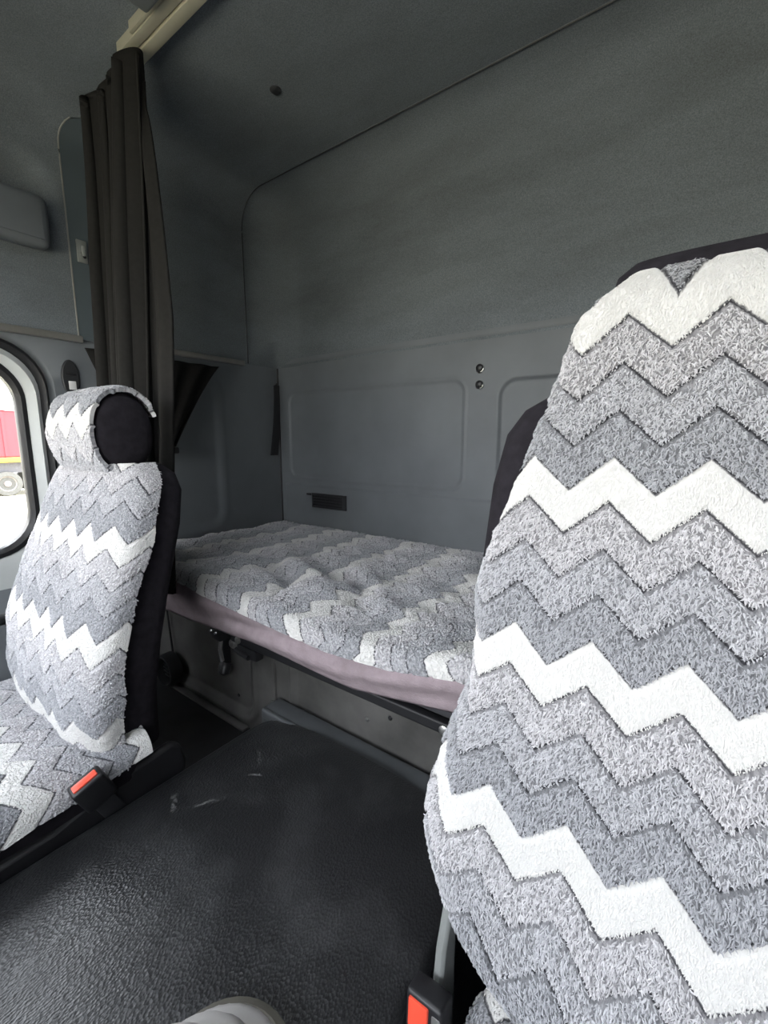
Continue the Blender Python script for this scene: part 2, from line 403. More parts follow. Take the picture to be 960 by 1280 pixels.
# upper rear wall: the flat back of the tub
mb = MB(); x0, x1 = XL+RF-0.005, XR-RF+0.005; z1 = ZC-RF+0.005
nx, nz = 150, 60
X, Z = np.meshgrid(np.linspace(x0, x1, nx), np.linspace(ZS, z1, nz))
Yy = YR - 0.0008 + 0.0*X
Yy = Yy - 0.012*(1-sstep(0.345, 0.375, Z)) * sstep(-1.40, -1.30, X) * 0 + 0.006*np.exp(-((X+0.065)/0.008)**2)*(Z < 0.535)*(Z > 0.36)
mb.grid(np.stack([X, Yy, Z], -1))
mb.build('wall_rear_upper', M['felt'], angle=60)['kind'] = 'structure'
# lower rear wall with pressed panels
xs = np.unique(np.concatenate([np.arange(XL, -0.30, 0.004), np.linspace(-0.30, XR, 30)]))
zs = np.unique(np.concatenate([np.linspace(-1.05, -0.42, 8), np.arange(-0.42, 0.345, 0.004), [0.345]]))
X, Z = np.meshgrid(xs, zs)
s1 = rrsdf(X, Z, -1.575, -0.695, -0.178, 0.20, 0.05); s2 = rrsdf(X, Z, -0.58, 0.35, -0.178, 0.19, 0.06)
D = -0.0025*np.exp(-(s1/0.006)**2) + 0.003*(1-sstep(-0.014, 0.0, s1))
D += 0.012*(1-sstep(-0.012, 0.0, s2))
D += -0.008*(1-sstep(-0.212, -0.204, Z))*sstep(-1.61, -1.60, X)       # lower board stands proud
D += -0.004*sstep(0.322, 0.330, Z)                                   # ledge rolled over at the top
mb = MB().grid(np.stack([X, YR+D, Z], -1)); mb.build('wall_rear', M['wall'], angle=60)['kind'] = 'structure'

# lower left wall behind the door, pressed panel beside the bunk
DY, DZ0, DZ1 = 0.515, -1.00, 0.287
def polar_rr(y0, y1, z0, z1, r, ang, c):
    out = []
    for a in ang:
        dy, dz = math.cos(a), math.sin(a); lo, hi = 0.0, 4.0
        for _ in range(40):
            mid = (lo+hi)/2
            if rrsdf(np.array([c[0]+dy*mid]), np.array([c[1]+dz*mid]), y0, y1, z0, z1, r)[0] < 0: lo = mid
            else: hi = mid
        out.append((c[0]+dy*lo, c[1]+dz*lo))
    return out
ca = (0.0, 0.0)
ang = sorted(list(np.linspace(-math.pi, math.pi, 160, endpoint=False)) + [math.atan2(z, y) for y, z in ((0.58, ZS), (-0.9, ZS), (0.58, -1.05), (-0.9, -1.05))])
outer = polar_rr(-0.9, 0.58, -1.05, ZS, 0.0001, ang, ca)
hole = polar_rr(-0.62, DY+0.012, DZ0, DZ1+0.012, 0.15, ang, ca)
hole2 = polar_rr(-0.62, DY, DZ0, DZ1, 0.14, ang, ca)
ring = lambda pts, x: [(x, y, z) for y, z in pts]
mb = MB().loft([ring(outer, XL), ring(hole, XL), ring(hole2, XL-0.015), ring(hole2, XL-0.09)])
ys = np.unique(np.concatenate([np.linspace(0.58, 0.95, 20), np.arange(0.95, 1.2, 0.004), np.linspace(1.2, YR+0.012, 14)]))
zs = np.unique(np.concatenate([np.linspace(-1.05, -0.45, 8), np.arange(-0.45, ZS+0.001, 0.006)]))
Y2, Z2 = np.meshgrid(ys, zs)
sl = rrsdf(Y2, Z2, 0.66, 1.09+0.0*Y2, -0.36, 0.235, 0.07)
mb.grid(np.stack([XL - 0.006*(1-sstep(-0.03, 0.0, sl)) + 0.0015*np.exp(-((sl-0.012)/0.012)**2), Y2, Z2], -1))
mb.build('wall_left', M['wall'], angle=50)['kind'] = 'structure'
MB().loft([ring(polar_rr(-0.61, DY-0.002, DZ0+.01, DZ1-0.002, 0.14, ang, ca), XL-0.012), ring(polar_rr(-0.60, DY-0.012, DZ0+.02, DZ1-0.012, 0.135, ang, ca), XL+0.004),
           ring(polar_rr(-0.59, DY-0.022, DZ0+.03, DZ1-0.022, 0.13, ang, ca), XL-0.012), ring(polar_rr(-0.59, DY-0.020, DZ0+.03, DZ1-0.020, 0.13, ang, ca), XL-0.09)]
          ).build('trim_door_seal', M['seal'])['kind'] = 'structure'
# passenger door with its window
GY0, GY1, GZ0, GZ1 = -0.47, 0.443, -0.335, 0.222
d = MB()
d.loft([ring(polar_rr(-0.595, DY-0.022, DZ0+.03, DZ1-0.022, 0.13, ang, ca), XL-0.05),
        ring(polar_rr(-0.59, DY-0.024, DZ0+.035, DZ1-0.024, 0.13, ang, ca), XL-0.016),
        ring(polar_rr(-0.56, DY-0.034, GZ0-0.09, DZ1-0.036, 0.13, ang, ca), XL-0.010),
        ring(polar_rr(GY0-0.02, GY1+0.014, GZ0-0.014, GZ1+0.014, 0.125, ang, ca), XL-0.040)])
door = d.build('door_1', M['frame'], angle=50); struct(door)
g = MB().loft([ring(polar_rr(GY0-0.03, GY1+0.022, GZ0-0.022, GZ1+0.022, 0.128, ang, ca), XL-0.050), ring(polar_rr(GY0-0.022, GY1+0.017, GZ0-0.017, GZ1+0.017, 0.126, ang, ca), XL-0.034),
           ring(polar_rr(GY0-0.01, GY1+0.006, GZ0-0.006, GZ1+0.006, 0.12, ang, ca), XL-0.032),
           ring(polar_rr(GY0, GY1-0.004, GZ0+0.004, GZ1-0.004, 0.115, ang, ca), XL-0.045),
           ring(polar_rr(GY0, GY1-0.004, GZ0+0.004, GZ1-0.004, 0.115, ang, ca), XL-0.075)])
win = g.build('window_1', M['seal']); struct(win)
gb = MB(); pts = ring(polar_rr(GY0, GY1, GZ0, GZ1, 0.115, ang, ca), XL-0.062); gb.prism(pts, (-0.005, 0, 0)); gb.build('glass', M['glass'], win, smooth=False)
# inner door card below the window, with armrest bulge
zz = [(-0.44, 0.005), (-0.47, 0.02), (-0.56, 0.035), (-0.62, 0.09), (-0.68, 0.095), (-0.73, 0.035), (-0.95, 0.03), (-0.97, 0.0)]
MB().loft([[(XL-0.012+dx, y, z) for y in np.linspace(-0.55, DY-0.04, 6)] for z, dx in zz], closed=False).build('door_card', M['wall'], door)
MB().tube([(XL+0.085, 0.06, -0.50), (XL+0.12, 0.14, -0.495), (XL+0.12, 0.34, -0.485), (XL+0.085, 0.41, -0.48)], 0.016).build('pull_handle', M['dark'], door)

# right wall: unseen driver's side, its window filled in to cut the light
r = MB(); r.box(XR, XR+0.04, 0.42, YR+0.02, -1.05, ZS+0.01); r.box(XR, XR+0.04, -0.85, -0.62, -1.05, ZS+0.01); r.box(XR, XR+0.04, -0.62, 0.42, 0.24, ZS+0.01); r.box(XR, XR+0.04, -0.62, 0.42, -1.05, -0.33); r.box(XR+0.01, XR+0.03, -0.62, 0.42, -0.33, 0.24)
r.build('wall_right', M['wall'], smooth=False)['kind'] = 'structure'
# front of the cab: bulkhead below and header above the windscreen opening
r = MB(); r.box(XL-0.02, XR+0.02, -0.86, -0.80, -1.05, -0.16); r.box(XL-0.02, XR+0.02, -0.86, -0.80, 0.44, 1.0)
r.build('wall_front', M['wall'], smooth=False)['kind'] = 'structure'
r = MB(); r.box(XL-0.02, XR+0.02, -0.86, YR+0.02, -1.09, -1.05)
r.box(XL, -0.905, 0.42, 0.745, -1.05, -0.862, 0.012)
r.build('floor', M['floor'], smooth=True, angle=30)['kind'] = 'structure'

# seam beading between roof skin and rear tub
pr = shell_profile(0.002)
MB().tube([(x, YF, z) for x, z in pr], 0.0022, 6).build('trim_roof_seam', M['seal'])['kind'] = 'structure'
# corner ledge over the rear panels, with unseen boxes added to block light leaks
qs = np.linspace(0.001, math.pi/2*0.995, 24); bl = []
for t_ in np.linspace(0, 1, 8):
    row = []
    for q in qs:
        A_ = np.array([XL+RF*(1-math.cos(q)), YF+RF*math.sin(q), ZS+0.10*math.sin(2*q)+0.001])
        B_ = np.array([XL, YF+RF*math.tan(q), ZS-0.003]) if q < math.pi/4 else np.array([XL+RF*(1-1/math.tan(q)), YR, ZS-0.003])
        k_ = t_*t_*(3-2*t_)*0.5+t_*0.5
        P_ = A_*(1-t_)+B_*t_; P_[:2] = A_[:2]*(1-k_)+B_[:2]*k_; row.append(tuple(P_))
    bl.append(row)
MB().loft(bl, closed=False).loft([[(XL+XR-p[0], p[1], p[2]) for p in r_] for r_ in bl], closed=False).box(XR+0.0015, XR+0.04, 0.42, 1.43, ZS-0.02, ZS+0.05).box(XL-0.04, XL-0.0015, 0.58, 1.43, ZS-0.02, ZS+0.05).build('trim_ledge_leak_stops', M['felt'], angle=60)['kind'] = 'structure'
# rails along the passenger wall
rl = MB(); rl.box(XL-0.002, XL+0.014, -0.7, 0.615, 0.296, 0.317, 0.004); rl.box(XL-0.002, XL+0.008, -0.7, 0.615, 0.300, 0.309, 0.002)
rl.build('trim_wall_rail', M['rail'])['kind'] = 'structure'
rl = MB(); rl.box(XL-0.002, XL+0.016, 0.66, 1.215, 0.303, 0.322, 0.003)
rl.build('trim_side_rail', M['rail'])['kind'] = 'structure'
# rear corner beading on the passenger side
MB().tube([(XL+0.003, YR-0.003, z) for z in np.linspace(-0.42, ZS, 5)], 0.004, 6).build('trim_corner', M['seal'])['kind'] = 'structure'

# pillar panel beside the curtain: a strip with a rounded upper corner that follows the wall into the roof
def wallx(z):
    q_ = max(0.0, z-(ZC-0.13)); return XL + 0.13 - math.sqrt(0.13**2-q_*q_)
pz = np.linspace(0.305, 0.930, 60)
def pil_y(z): k_ = max(0.0, (z-0.86)/0.07); return 0.606 + 0.055*(1-math.sqrt(max(0.0, 1-k_*k_)))
P3 = np.array([[(wallx(z)+0.006, y, z) for y in np.linspace(pil_y(z), 0.80, 10)] for z in pz])
pil = thick(P3, 0.004).build('trim_pillar', M['pillar'], angle=60); struct(pil)
MB().tube([(wallx(z)+0.009, pil_y(z)-0.002, z) for z in pz[:-1]], 0.0024, 6).build('edging', M['rail'], pil)
# coat hook on the pillar
hk = empty('coat_hook', (XL+0.012, 0.636, 0.57), 'small pale plastic hook on the pillar panel left of the tall curtain', 'hook')
MB().box(XL+0.008, XL+0.016, 0.622, 0.650, 0.535, 0.60, 0.003).build('plate', M['grey'], hk)
MB().tube([(XL+0.014, 0.634, 0.56), (XL+0.034, 0.632, 0.552), (XL+0.040, 0.630, 0.575)], 0.005, 8).build('prong', M['grey'], hk)
for z in (0.552, 0.572): MB().lathe((XL+0.015, 0.641, z), (1, 0, 0), [(0.005, 0), (0.004, 0.003)], 10).build('screw', M['seal'], hk)

# overhead locker on the passenger wall
lk = empty('overhead_locker', (XL, 0.1, 0.54), 'grey padded overhead locker on the side wall above the passenger window', 'locker')
b = MB(); b.box(XL+0.001, XL+0.062, -0.45, 0.545, 0.535, 0.672, 0.022, 4); b.build('body', M['wall'], lk)
MB().box(XL+0.060, XL+0.066, -0.43, 0.525, 0.552, 0.656, 0.002).build('flap', M['wall'], lk)
# belt guide slot on the pillar
bs = empty('belt_guide', (XL, 0.57, 0.13), 'black slotted seat belt guide on the pillar behind the passenger headrest', 'belt guide')
q = [(0.57+0.024*math.cos(a), 0.185+0.055*math.sin(a)) for a in np.linspace(0, 2*math.pi, 28, endpoint=False)]
MB().prism([(XL-0.002, y, z) for y, z in q], (0.012, 0, 0)).build('plate', M['dark'], bs, bevel=0.003)
MB().box(XL+0.009, XL+0.012, 0.562, 0.582, 0.150, 0.176, 0.001).build('tag', M['label'], bs)['label'] = 'white tag'
MB().box(XL+0.008, XL+0.0125, 0.555, 0.585, 0.192, 0.200, 0.002).build('slot', M['seal'], bs)

# ------------------------------------------------------------------ things on the rear wall
SC = 'coat screws on the rear wall'
for k, (zz_, lab) in enumerate(((0.225, 'upper of two black round studs on the rear wall'), (0.173, 'lower of two black round studs on the rear wall'))):
    s_ = empty('wall_stud', (-0.644, YR, zz_), lab, 'stud', SC)
    MB().lathe((-0.644, YR+0.004, zz_), (0, -1, 0), [(0.0155, 0), (0.0155, 0.006), (0.013, 0.009), (0.0115, 0.0095)], 20).build('bezel', M['chrome'], s_)
    MB().lathe((-0.644, YR-0.004, zz_+0.002), (0, -1, 0), [(0.0125, 0), (0.0125, 0.004), (0.009, 0.007), (0.003, 0.008)], 20).build('cap', M['black'], s_)
# ventilation grille
vg = empty('vent_grille', (-1.32, YR-0.008, -0.27), 'small dark slatted ventilation grille low on the rear wall', 'vent')
yb = YR-0.008
f = MB(); f.box(-1.425, -1.225, yb-0.008, yb+0.003, -0.302, -0.294, 0.002); f.box(-1.425, -1.225, yb-0.008, yb+0.003, -0.246, -0.238, 0.002)
f.box(-1.425, -1.417, yb-0.008, yb+0.003, -0.302, -0.238, 0.002); f.box(-1.245, -1.225, yb-0.008, yb+0.003, -0.302, -0.238, 0.002)
f.build('frame', M['dark'], vg)
MB().box(-1.42, -1.23, yb-0.001, yb+0.004, -0.300, -0.240).build('backing', M['seal'], vg, smooth=False)
for i in range(4):
    z = -0.286+0.0125*i
    MB().box(-1.418, -1.244, yb-0.007, yb-0.002, z, z+0.005, 0.001).build('slat', M['dark'], vg)
tg = MB().box(-1.462, -1.434, YR-0.012, YR-0.006, -0.251, -0.241, 0.002).build('rear_wall_clip', M['black'])
put_props(tg, 'tiny black clip just left of the ventilation grille', 'clip')
# strap in the rear corner
st = empty('hanging_strap', (XL+0.02, YR-0.05, 0.22), 'black hanging strap with a metal eyelet in the rear corner above the bunk', 'strap')
P_ = []
zc = np.linspace(0.235, -0.075, 16)
for z in zc:
    k = (0.235-z)/0.31; yc = YR-0.030-0.030*k; w_ = 0.012+0.006*k
    P_.append([(XL+0.020+0.010*math.sin(k*3), yc-w_, z), (XL+0.026+0.010*math.sin(k*3), yc-w_, z), (XL+0.026+0.010*math.sin(k*3)+0.004, yc+w_, z), (XL+0.020+0.01*math.sin(k*3), yc+w_, z)])
MB().loft(P_, True, True, True).build('webbing', M['black'], st)
MB().lathe((XL+0.026, YR-0.035, 0.150), (1, -0.4, 0), [(0.009, 0), (0.010, 0.003), (0.005, 0.006)], 14).build('eyelet', M['steel'], st)['label'] = 'steel eyelet'
MB().tube([(XL+0.012, YR-0.03, 0.228), (XL+0.03, YR-0.03, 0.24)], 0.006, 8).build('anchor', M['black'], st)

# ceiling button
cb = MB().lathe((-1.09, 0.962, ZC+0.002), (0, 0, -1), [(0.016, 0), (0.016, 0.004), (0.011, 0.009), (0.004, 0.010)], 18).build('ceiling_button', M['dark'])
put_props(cb, 'small round dark button in the roof lining', 'button')
# ceiling curtain rail
cr = empty('curtain_rail', (-1.27, 0.655, 0.94), 'pale beige aluminium curtain rail crossing the roof', 'curtain rail')
b = MB(); b.box(-1.29, 0.45, 0.628, 0.652, 0.940, ZC+0.002, 0.003); b.box(-1.29, 0.45, 0.6545, 0.682, 0.936, ZC+0.002, 0.003); b.box(-1.28, 0.44, 0.640, 0.670, 0.948, ZC)
b.build('track', M['alu'], cr)
MB().box(-1.205, 0.43, 0.619, 0.628, 0.942, ZC+0.002, 0.002).build('flange', M['alu'], cr)
MB().tube([(-1.262, 0.656, 0.944), (-1.262, 0.655, 0.925)], 0.005, 8).build('glider', M['black'], cr)
# roof lamp housing
rl = empty('roof_lamp', (-1.0, 0.48, 0.93), 'grey roof lamp housing beside the beige curtain rail', 'lamp')
MB().box(-1.105, -0.80, 0.34, 0.612, 0.922, ZC+0.004, 0.008, 3).build('housing', M['lamp'], rl)
MB().box(-1.06, -0.84, 0.37, 0.58, 0.917, 0.924, 0.003).build('lens', M['frame'], rl)

# ------------------------------------------------------------------ curtains
def curtain_mesh(zt, zb, nz, ns, fx):
    G = []
    for z in np.linspace(zt, zb, nz): G.append([fx(s, z) for s in np.linspace(0, 1, ns)])
    return np.array(G)
def main_folds(s, z):
    k = (0.91-z)/1.33
    xl, xr = -1.470 + 0.008*math.exp(-k*9), -1.205
    ph = 2*math.pi*4.5*s**1.15 + 0.5*math.sin(3*k+s*4) + 0.4
    x = xl + (xr-xl)*s + 0.016*math.sin(2*ph+0.6) + 0.010*math.sin(2.3*k+5*s)*(1-s)
    amp = (0.026+0.016*min(k*3, 1)) * (0.8+0.3*math.sin(7.3*s+1)) * (1-0.35*sstep(0.7, 1.0, k))
    y = 0.634 - 0.046*min(1, k*1.3) + amp*math.sin(ph) + 0.006*math.sin(4*s+2*k) - 0.03*(1-s)*math.exp(-k*6)
    return (x, y, z + (0.014*math.sin(ph+1)+0.012*s-0.035*(1-s) if z > 0.885 else 0))
def rear_panel(s, z):
    k = (0.80-z)/1.21
    xl = -1.285; xr = -1.205 + 0.100*min(1, max(k, 0)*2.4)**0.7 - 0.022*sstep(0.4, 1, k)
    ph = 2*math.pi*2.1*s
    return (xl+(xr-xl)*s, 0.640 - 0.064*k + 0.007*math.sin(ph+0.6), z)
cu = empty('privacy_curtain', (-1.3, 0.58, -0.41), 'tall dark brown privacy curtain gathered behind the passenger headrest', 'curtain')
thick(curtain_mesh(0.905, -0.33, 90, 260, main_folds)).build('drape', M['curtain'], cu, angle=180)
thick(curtain_mesh(0.86, -0.41, 60, 40, rear_panel)).build('trailing_panel', M['curtain'], cu, angle=180)
thick(np.array([[(-1.280+0.148*t_, 0.577 + 0.007*math.sin(2*math.pi*2.1*t_+0.6) - 0.0035, z) for t_ in np.linspace(0, 1, 40)] for z in (-0.385, -0.398, -0.412)]), 0.003).build('hem', M['curtain'], cu)
def swag(s, z):
    k = (0.300-z)/0.34
    yl, yr = 0.600+0.13*k, 1.105-0.24*k**0.8
    ph = 2*math.pi*5*s
    return (XL+0.030+0.010*math.sin(ph)*(0.5+0.5*k)+0.012*k, yl+(yr-yl)*s, z)
sw = empty('side_curtain', (XL+0.03, 0.85, 0.0), 'short dark side curtain bunched on the grey wall rail beside the bunk', 'curtain')
thick(curtain_mesh(0.302, -0.04, 30, 90, swag)).build('drape', M['curtain'], sw, angle=180)
MB().box(XL+0.026, XL+0.062, 0.715, 0.875, -0.055, -0.030, 0.006).build('tie', M['black'], sw)

# ------------------------------------------------------------------ bunk
bk = empty('bunk_bed', (-0.5, 1.0, -0.54), 'sleeper bunk mattress under a grey and white zigzag fleece blanket', 'bed')
edge_x = [-1.60, -1.30, -1.117, -1.053, -0.831, -0.586, -0.437, -0.304, 0.5]
edge_z = [-0.370, -0.372, -0.378, -0.388, -0.397, -0.404, -0.395, -0.372, -0.370]
bx = np.linspace(XL+0.022, XR-0.03, 330); nb = 120
PB = np.zeros((nb, len(bx), 3)); UB = np.zeros((nb, len(bx), 2))
for j, x in enumerate(bx):
    ez = float(np.interp(x, edge_x, edge_z))
    bulge = 0.012*math.exp(-((x+0.60)/0.30)**2)
    prev = None; arc = 0
    for i in range(nb):
        t_ = i/(nb-1)
        if t_ < 0.12:
            q_ = t_/0.12*math.pi/2; y = 0.645-bulge - 0.028*math.cos(q_); z = -0.418+0.028*math.sin(q_)
            z += (ez+0.398)
        else:
            k = (t_-0.12)/0.88; y = 0.645-bulge + k*(YR-0.022-0.645+bulge)
            z = -0.390 + (ez+0.398)*math.exp(-k*5) - 0.006*math.sin(k*math.pi)
            wr = 0.0
            d2 = ((x+0.90)/0.22)**2 + ((y-0.86)/0.14)**2
            wr += 0.022*math.exp(-d2)*math.sin(34*(x*0.55+y*0.85)+5*noise.noise(Vector((x*6, y*6, 1))))
            wr += 0.015*noise.noise(Vector((x*9, y*11, 3.3))) + 0.005*noise.noise(Vector((x*25, y*25, 7)))
            z += wr*min(1, k*6)*min(1, (1-k)*8+0.15)
        p = np.array([x, y, z])
        if prev is not None: arc += np.linalg.norm(p-prev)
        prev = p; PB[i, j] = p
        dis = 0.034*noise.noise(Vector((x*4.5, y*4.5, 9))) + 0.012*noise.noise(Vector((x*13, y*13, 4)))*math.exp(-((x+0.85)/0.4)**2)
        UB[i, j] = (arc*0.98 + 0.25*(x+1.0)*0.0 + dis + 0.03, x + 0.323 + dis*0.6)
vis = bx < 0.0
fleece('blanket', bk, PB, UB, (0, -0.3, 1), 110000, 11, tl=0.0065, tw=0.0014, relief=0.005)
# plush underside of the blanket hanging at the front
sx_ = [-1.60, -1.278, -1.12, -0.974, -0.801, -0.698, -0.526, -0.312, 0.5]; sz_ = [-0.50, -0.502, -0.500, -0.490, -0.480, -0.484, -0.486, -0.456, -0.45]
nx = 200; G = []
for i in range(14):
    k = i/13; row = []
    for x in np.linspace(XL+0.02, XR-0.03, nx):
        ez = float(np.interp(x, edge_x, edge_z)); bz = float(np.interp(x, sx_, sz_)); zt = ez-0.012
        bulge = 0.012*math.exp(-((x+0.60)/0.30)**2)
        fold = 0.006*math.sin(9*x+7*k)*math.sin(3.1*k) + 0.005*noise.noise(Vector((x*8, k*3, 2)))
        row.append((x, 0.622-bulge - 0.014*math.sin(k*math.pi*0.8) + 0.012*k + fold, zt+(bz-zt)*k))
    G.append(row)
thick(np.array(G), 0.003).build('blanket_underside', M['skirt'], bk, angle=180)['label'] = 'mauve plush underside of the blanket'
MB().box(XL+0.03, XR-0.03, 0.655, YR-0.03, -0.508, -0.425, 0.02, 3).build('mattress', M['mattress'], bk)
b = MB(); b.box(XL+0.02, XR-0.02, 0.665, YR-0.02, -0.530, -0.508); b.box(-0.99, XR-0.02, 0.650, 0.672, -0.532, -0.508, 0.004)
b.build('base_board', M['seal'], bk, smooth=False)
for (x, z) in ((-0.345, -0.520), (-0.955, -0.520)):
    MB().lathe((x, 0.650, z), (0, -1, 0), [(0.010, 0), (0.010, 0.004), (0.005, 0.007)], 14).build('bolt', M['steel'], bk)
# bunk latch hanging below the bunk
lt = empty('bunk_latch', (-1.09, 0.70, -0.69), 'black and steel latch hanging under the bunk above the dusty panel', 'latch')
b = MB(); b.box(-1.125, -1.075, 0.672, 0.725, -0.570, -0.5315, 0.004); b.box(-1.112, -1.088, 0.690, 0.715, -0.655, -0.555, 0.004); b.build('body', M['black'], lt)
MB().tube([(-1.092, 0.688, -0.56), (-1.092, 0.682, -0.60), (-1.088, 0.684, -0.635)], 0.006, 8).build('link', M['steel'], lt)
MB().lathe((-1.096, 0.700, -0.650), (0.2, -0.5, -1), [(0.017, 0), (0.019, 0.012), (0.016, 0.03), (0.006, 0.036)], 16).build('knob', M['black'], lt)
b = MB(); 
for x in (-1.118, -1.094): MB().lathe((x, 0.673, -0.545), (0, -1, 0), [(0.0075, 0), (0.0045, 0.005)], 10).build('rivet', M['chrome'], lt)
b = MB(); b.box(-0.985, -0.905, 0.664, 0.690, -0.575, -0.545, 0.004); b.tube([(-0.985, 0.662, -0.560), (-0.93, 0.662, -0.567)], 0.008, 8); hgl = b.build('hinge', M['black'], bk)
MB().lathe((-1.00, 0.668, -0.548), (0.3, -1, 0), [(0.014, 0), (0.014, 0.006), (0.006, 0.008), (0.006, 0.012)], 16).build('hinge_pin', M['steel'], hgl)

# panels under the bunk
YP = 0.74
pn = empty('bunk_front_panel', (-0.4, YP, -0.74), 'long dusty pressed panel under the bunk behind the tunnel mat', 'panel')
X, Z = np.meshgrid(np.arange(-0.918, XR-0.02, 0.005), np.arange(-0.80, -0.546, 0.004))
s = rrsdf(X, Z, -0.845, XR-0.1, -0.722, -0.573, 0.022)
D = 0.007*(1-sstep(-0.010, 0, s)) - 0.005*np.exp(-((s-0.012)/0.006)**2)
P3 = np.stack([X, YP+D, Z], -1); thick(P3, 0.002).build('pressing', M['panel'], pn, angle=60)
for (x, z) in ((-0.534, -0.625), (-0.60, -0.655)):
    MB().lathe((x, YP+0.007, z), (0, -1, 0), [(0.0065, 0), (0.005, 0.004), (0.002, 0.005)], 10).build('screw', M['steel'] if x < -0.55 else M['seal'], pn)
pc = empty('bunk_side_panel', (-1.25, YP, -0.86), 'dark dusty panel under the bunk corner behind the passenger seat', 'panel')
X, Z = np.meshgrid(np.arange(XL+0.005, -0.922, 0.005), np.arange(-0.866, -0.545, 0.005))
s = rrsdf(X, Z, XL-0.2, -1.03, -0.825, -0.40, 0.05)
D = 0.012*(1-sstep(-0.012, 0, s)) - 0.007*np.exp(-((s-0.015)/0.008)**2)
thick(np.stack([X, YP+D, Z], -1), 0.002).build('pressing', M['panel'], pc, angle=60)
for (x, z) in ((-0.945, -0.585), (-0.935, -0.735)):
    MB().lathe((x, YP-0.001, z), (0, -1, 0), [(0.007, 0), (0.006, 0.004), (0.002, 0.006)], 12).build('screw', M['steel'], pc)
MB().lathe((-1.115, YP+0.011, -0.785), (0, -1, 0), [(0.006, 0), (0.005, 0.003)], 10).build('plug', M['seal'], pc)
MB().box(-0.926, -0.916, YP-0.010, YP+0.002, -0.80, -0.546, 0.002).build('joint_strip', M['panel'], pc)
MB().box(XL+0.01, -1.05, YP-0.028, YP-0.004, -0.866, -0.856, 0.003).build('skirting', M['panel'], pc)
# round hose outlet
ho = empty('heater_outlet', (-1.455, YP-0.02, -0.80), 'round black heater outlet on the panel behind the passenger seat', 'outlet')
MB().lathe((-1.455, YP-0.012, -0.792), (0.0, -1, -0.0), [(0.058, 0), (0.058, 0.03), (0.054, 0.042), (0.048, 0.042), (0.044, 0.012), (0.002, 0.010)], 28).build('ring', M['black'], ho)
for i in range(5):
    z = -0.822+0.013*i; h = math.sqrt(max(0, 0.044**2-(z+0.796)**2))
    MB().box(-1.455-h, -1.455+h, YP-0.030, YP-0.016, z-0.003, z+0.003, 0.001).build('louvre', M['black'], ho)
cbm = MB().tube([(-1.50, YP-0.004, -0.52), (-1.492, YP-0.002, -0.62), (-1.474, YP-0.004, -0.745)], 0.0035, 8).build('cable', M['black'])
put_props(cbm, 'thin black cable running down to the round heater outlet', 'cable')

# ------------------------------------------------------------------ engine tunnel
tn = empty('engine_tunnel', (-0.55, 0.0, -1.05), 'wide black grained rubber engine tunnel cover between the seats', 'engine cover')
TX0, TX1, TY1, TZ = -0.872, -0.243, 0.668, -0.700
def tun_ring(y, ins=0.0):
    x0, x1 = TX0+ins, TX1-ins; r_ = 0.022; pts = [(x0, y, -1.05)]
    for q in np.linspace(math.pi, math.pi/2, 7): pts.append((x0+r_+r_*math.cos(q), y, TZ-0.008-r_+r_*math.sin(q)))
    for x in np.linspace(x0+r_, x1-r_, 60)[1:-1]:
        pts.append((x, y, TZ + 0.020 - 0.030*((x-(x0+x1)/2)/((x1-x0)/2))**2 + 0.003*noise.noise(Vector((x*4, y*4, 0)))))
    for q in np.linspace(math.pi/2, 0, 7): pts.append((x1-r_+r_*math.cos(q), y, TZ-0.008-r_+r_*math.sin(q)))
    pts.append((x1, y, -1.05)); return pts
rg = [tun_ring(y) for y in np.linspace(-0.79, TY1-0.06, 80)] + [tun_ring(TY1-0.06+0.06*math.sin(q), 0.03*(1-math.cos(q))) for q in np.linspace(0.2, math.pi/2, 6)]
MB().loft(rg, closed=True, cap0=True, cap1=True).build('rubber_cover', M['rubber'], tn, angle=70)
b = MB(); b.box(-0.895, TX1+0.02, TY1-0.004, YP-0.012, -0.76, -0.697, 0.008, 3)
b.build('rear_edging', M['strip'], tn)
b = MB(); b.box(-0.885, TX1+0.02, TY1-0.010, TY1+0.006, -0.72, -0.694, 0.006, 3); b.build('edging_bead', M['strip'], tn)
# gear lever gaiter on the tunnel
gt = empty('gear_lever_boot', (-0.40, 0.20, -0.70), 'grey folded gear lever boot on the black tunnel at the bottom edge', 'gear lever boot')
def fold_ring(cx, cy, cz, rx, ry, tilt, n=36):
    return [(cx+rx*math.cos(a), cy+ry*math.sin(a), cz+tilt*math.sin(a)*ry) for a in np.linspace(0, 2*math.pi, n, endpoint=False)]
rs = []
for k, (rx, h) in enumerate([(0.078, 0.0), (0.080, 0.006), (0.074, 0.011), (0.064, 0.009), (0.060, 0.010), (0.066, 0.022), (0.065, 0.032), (0.055, 0.036), (0.047, 0.034), (0.044, 0.037), (0.051, 0.052), (0.049, 0.064), (0.038, 0.070), (0.031, 0.069), (0.030, 0.074), (0.034, 0.088), (0.026, 0.104), (0.016, 0.110)]):
    t_ = h/0.110; rs.append(fold_ring(-0.354-0.034*t_, 0.183-0.085*t_, -0.674+h*0.75, rx*0.93, rx*0.93, 0.75*t_))
MB().loft(rs, True, True, True).build('gaiter', M['gaiter'], gt, angle=180)
MB().loft([fold_ring(-0.352, 0.184, -0.676, 0.0818, 0.0818, 0), fold_ring(-0.352, 0.184, -0.670, 0.0800, 0.0800, 0), fold_ring(-0.352, 0.184, -0.666, 0.0713, 0.0713, 0), fold_ring(-0.352, 0.184, -0.671, 0.0574, 0.0574, 0)], True, True, False).build('base_ring', M['gaiterdark'], gt)
MB().tube([(-0.388, 0.098, -0.595), (-0.38, 0.00, -0.52), (-0.35, -0.06, -0.45)], 0.011, 12).build('lever', M['black'], gt)
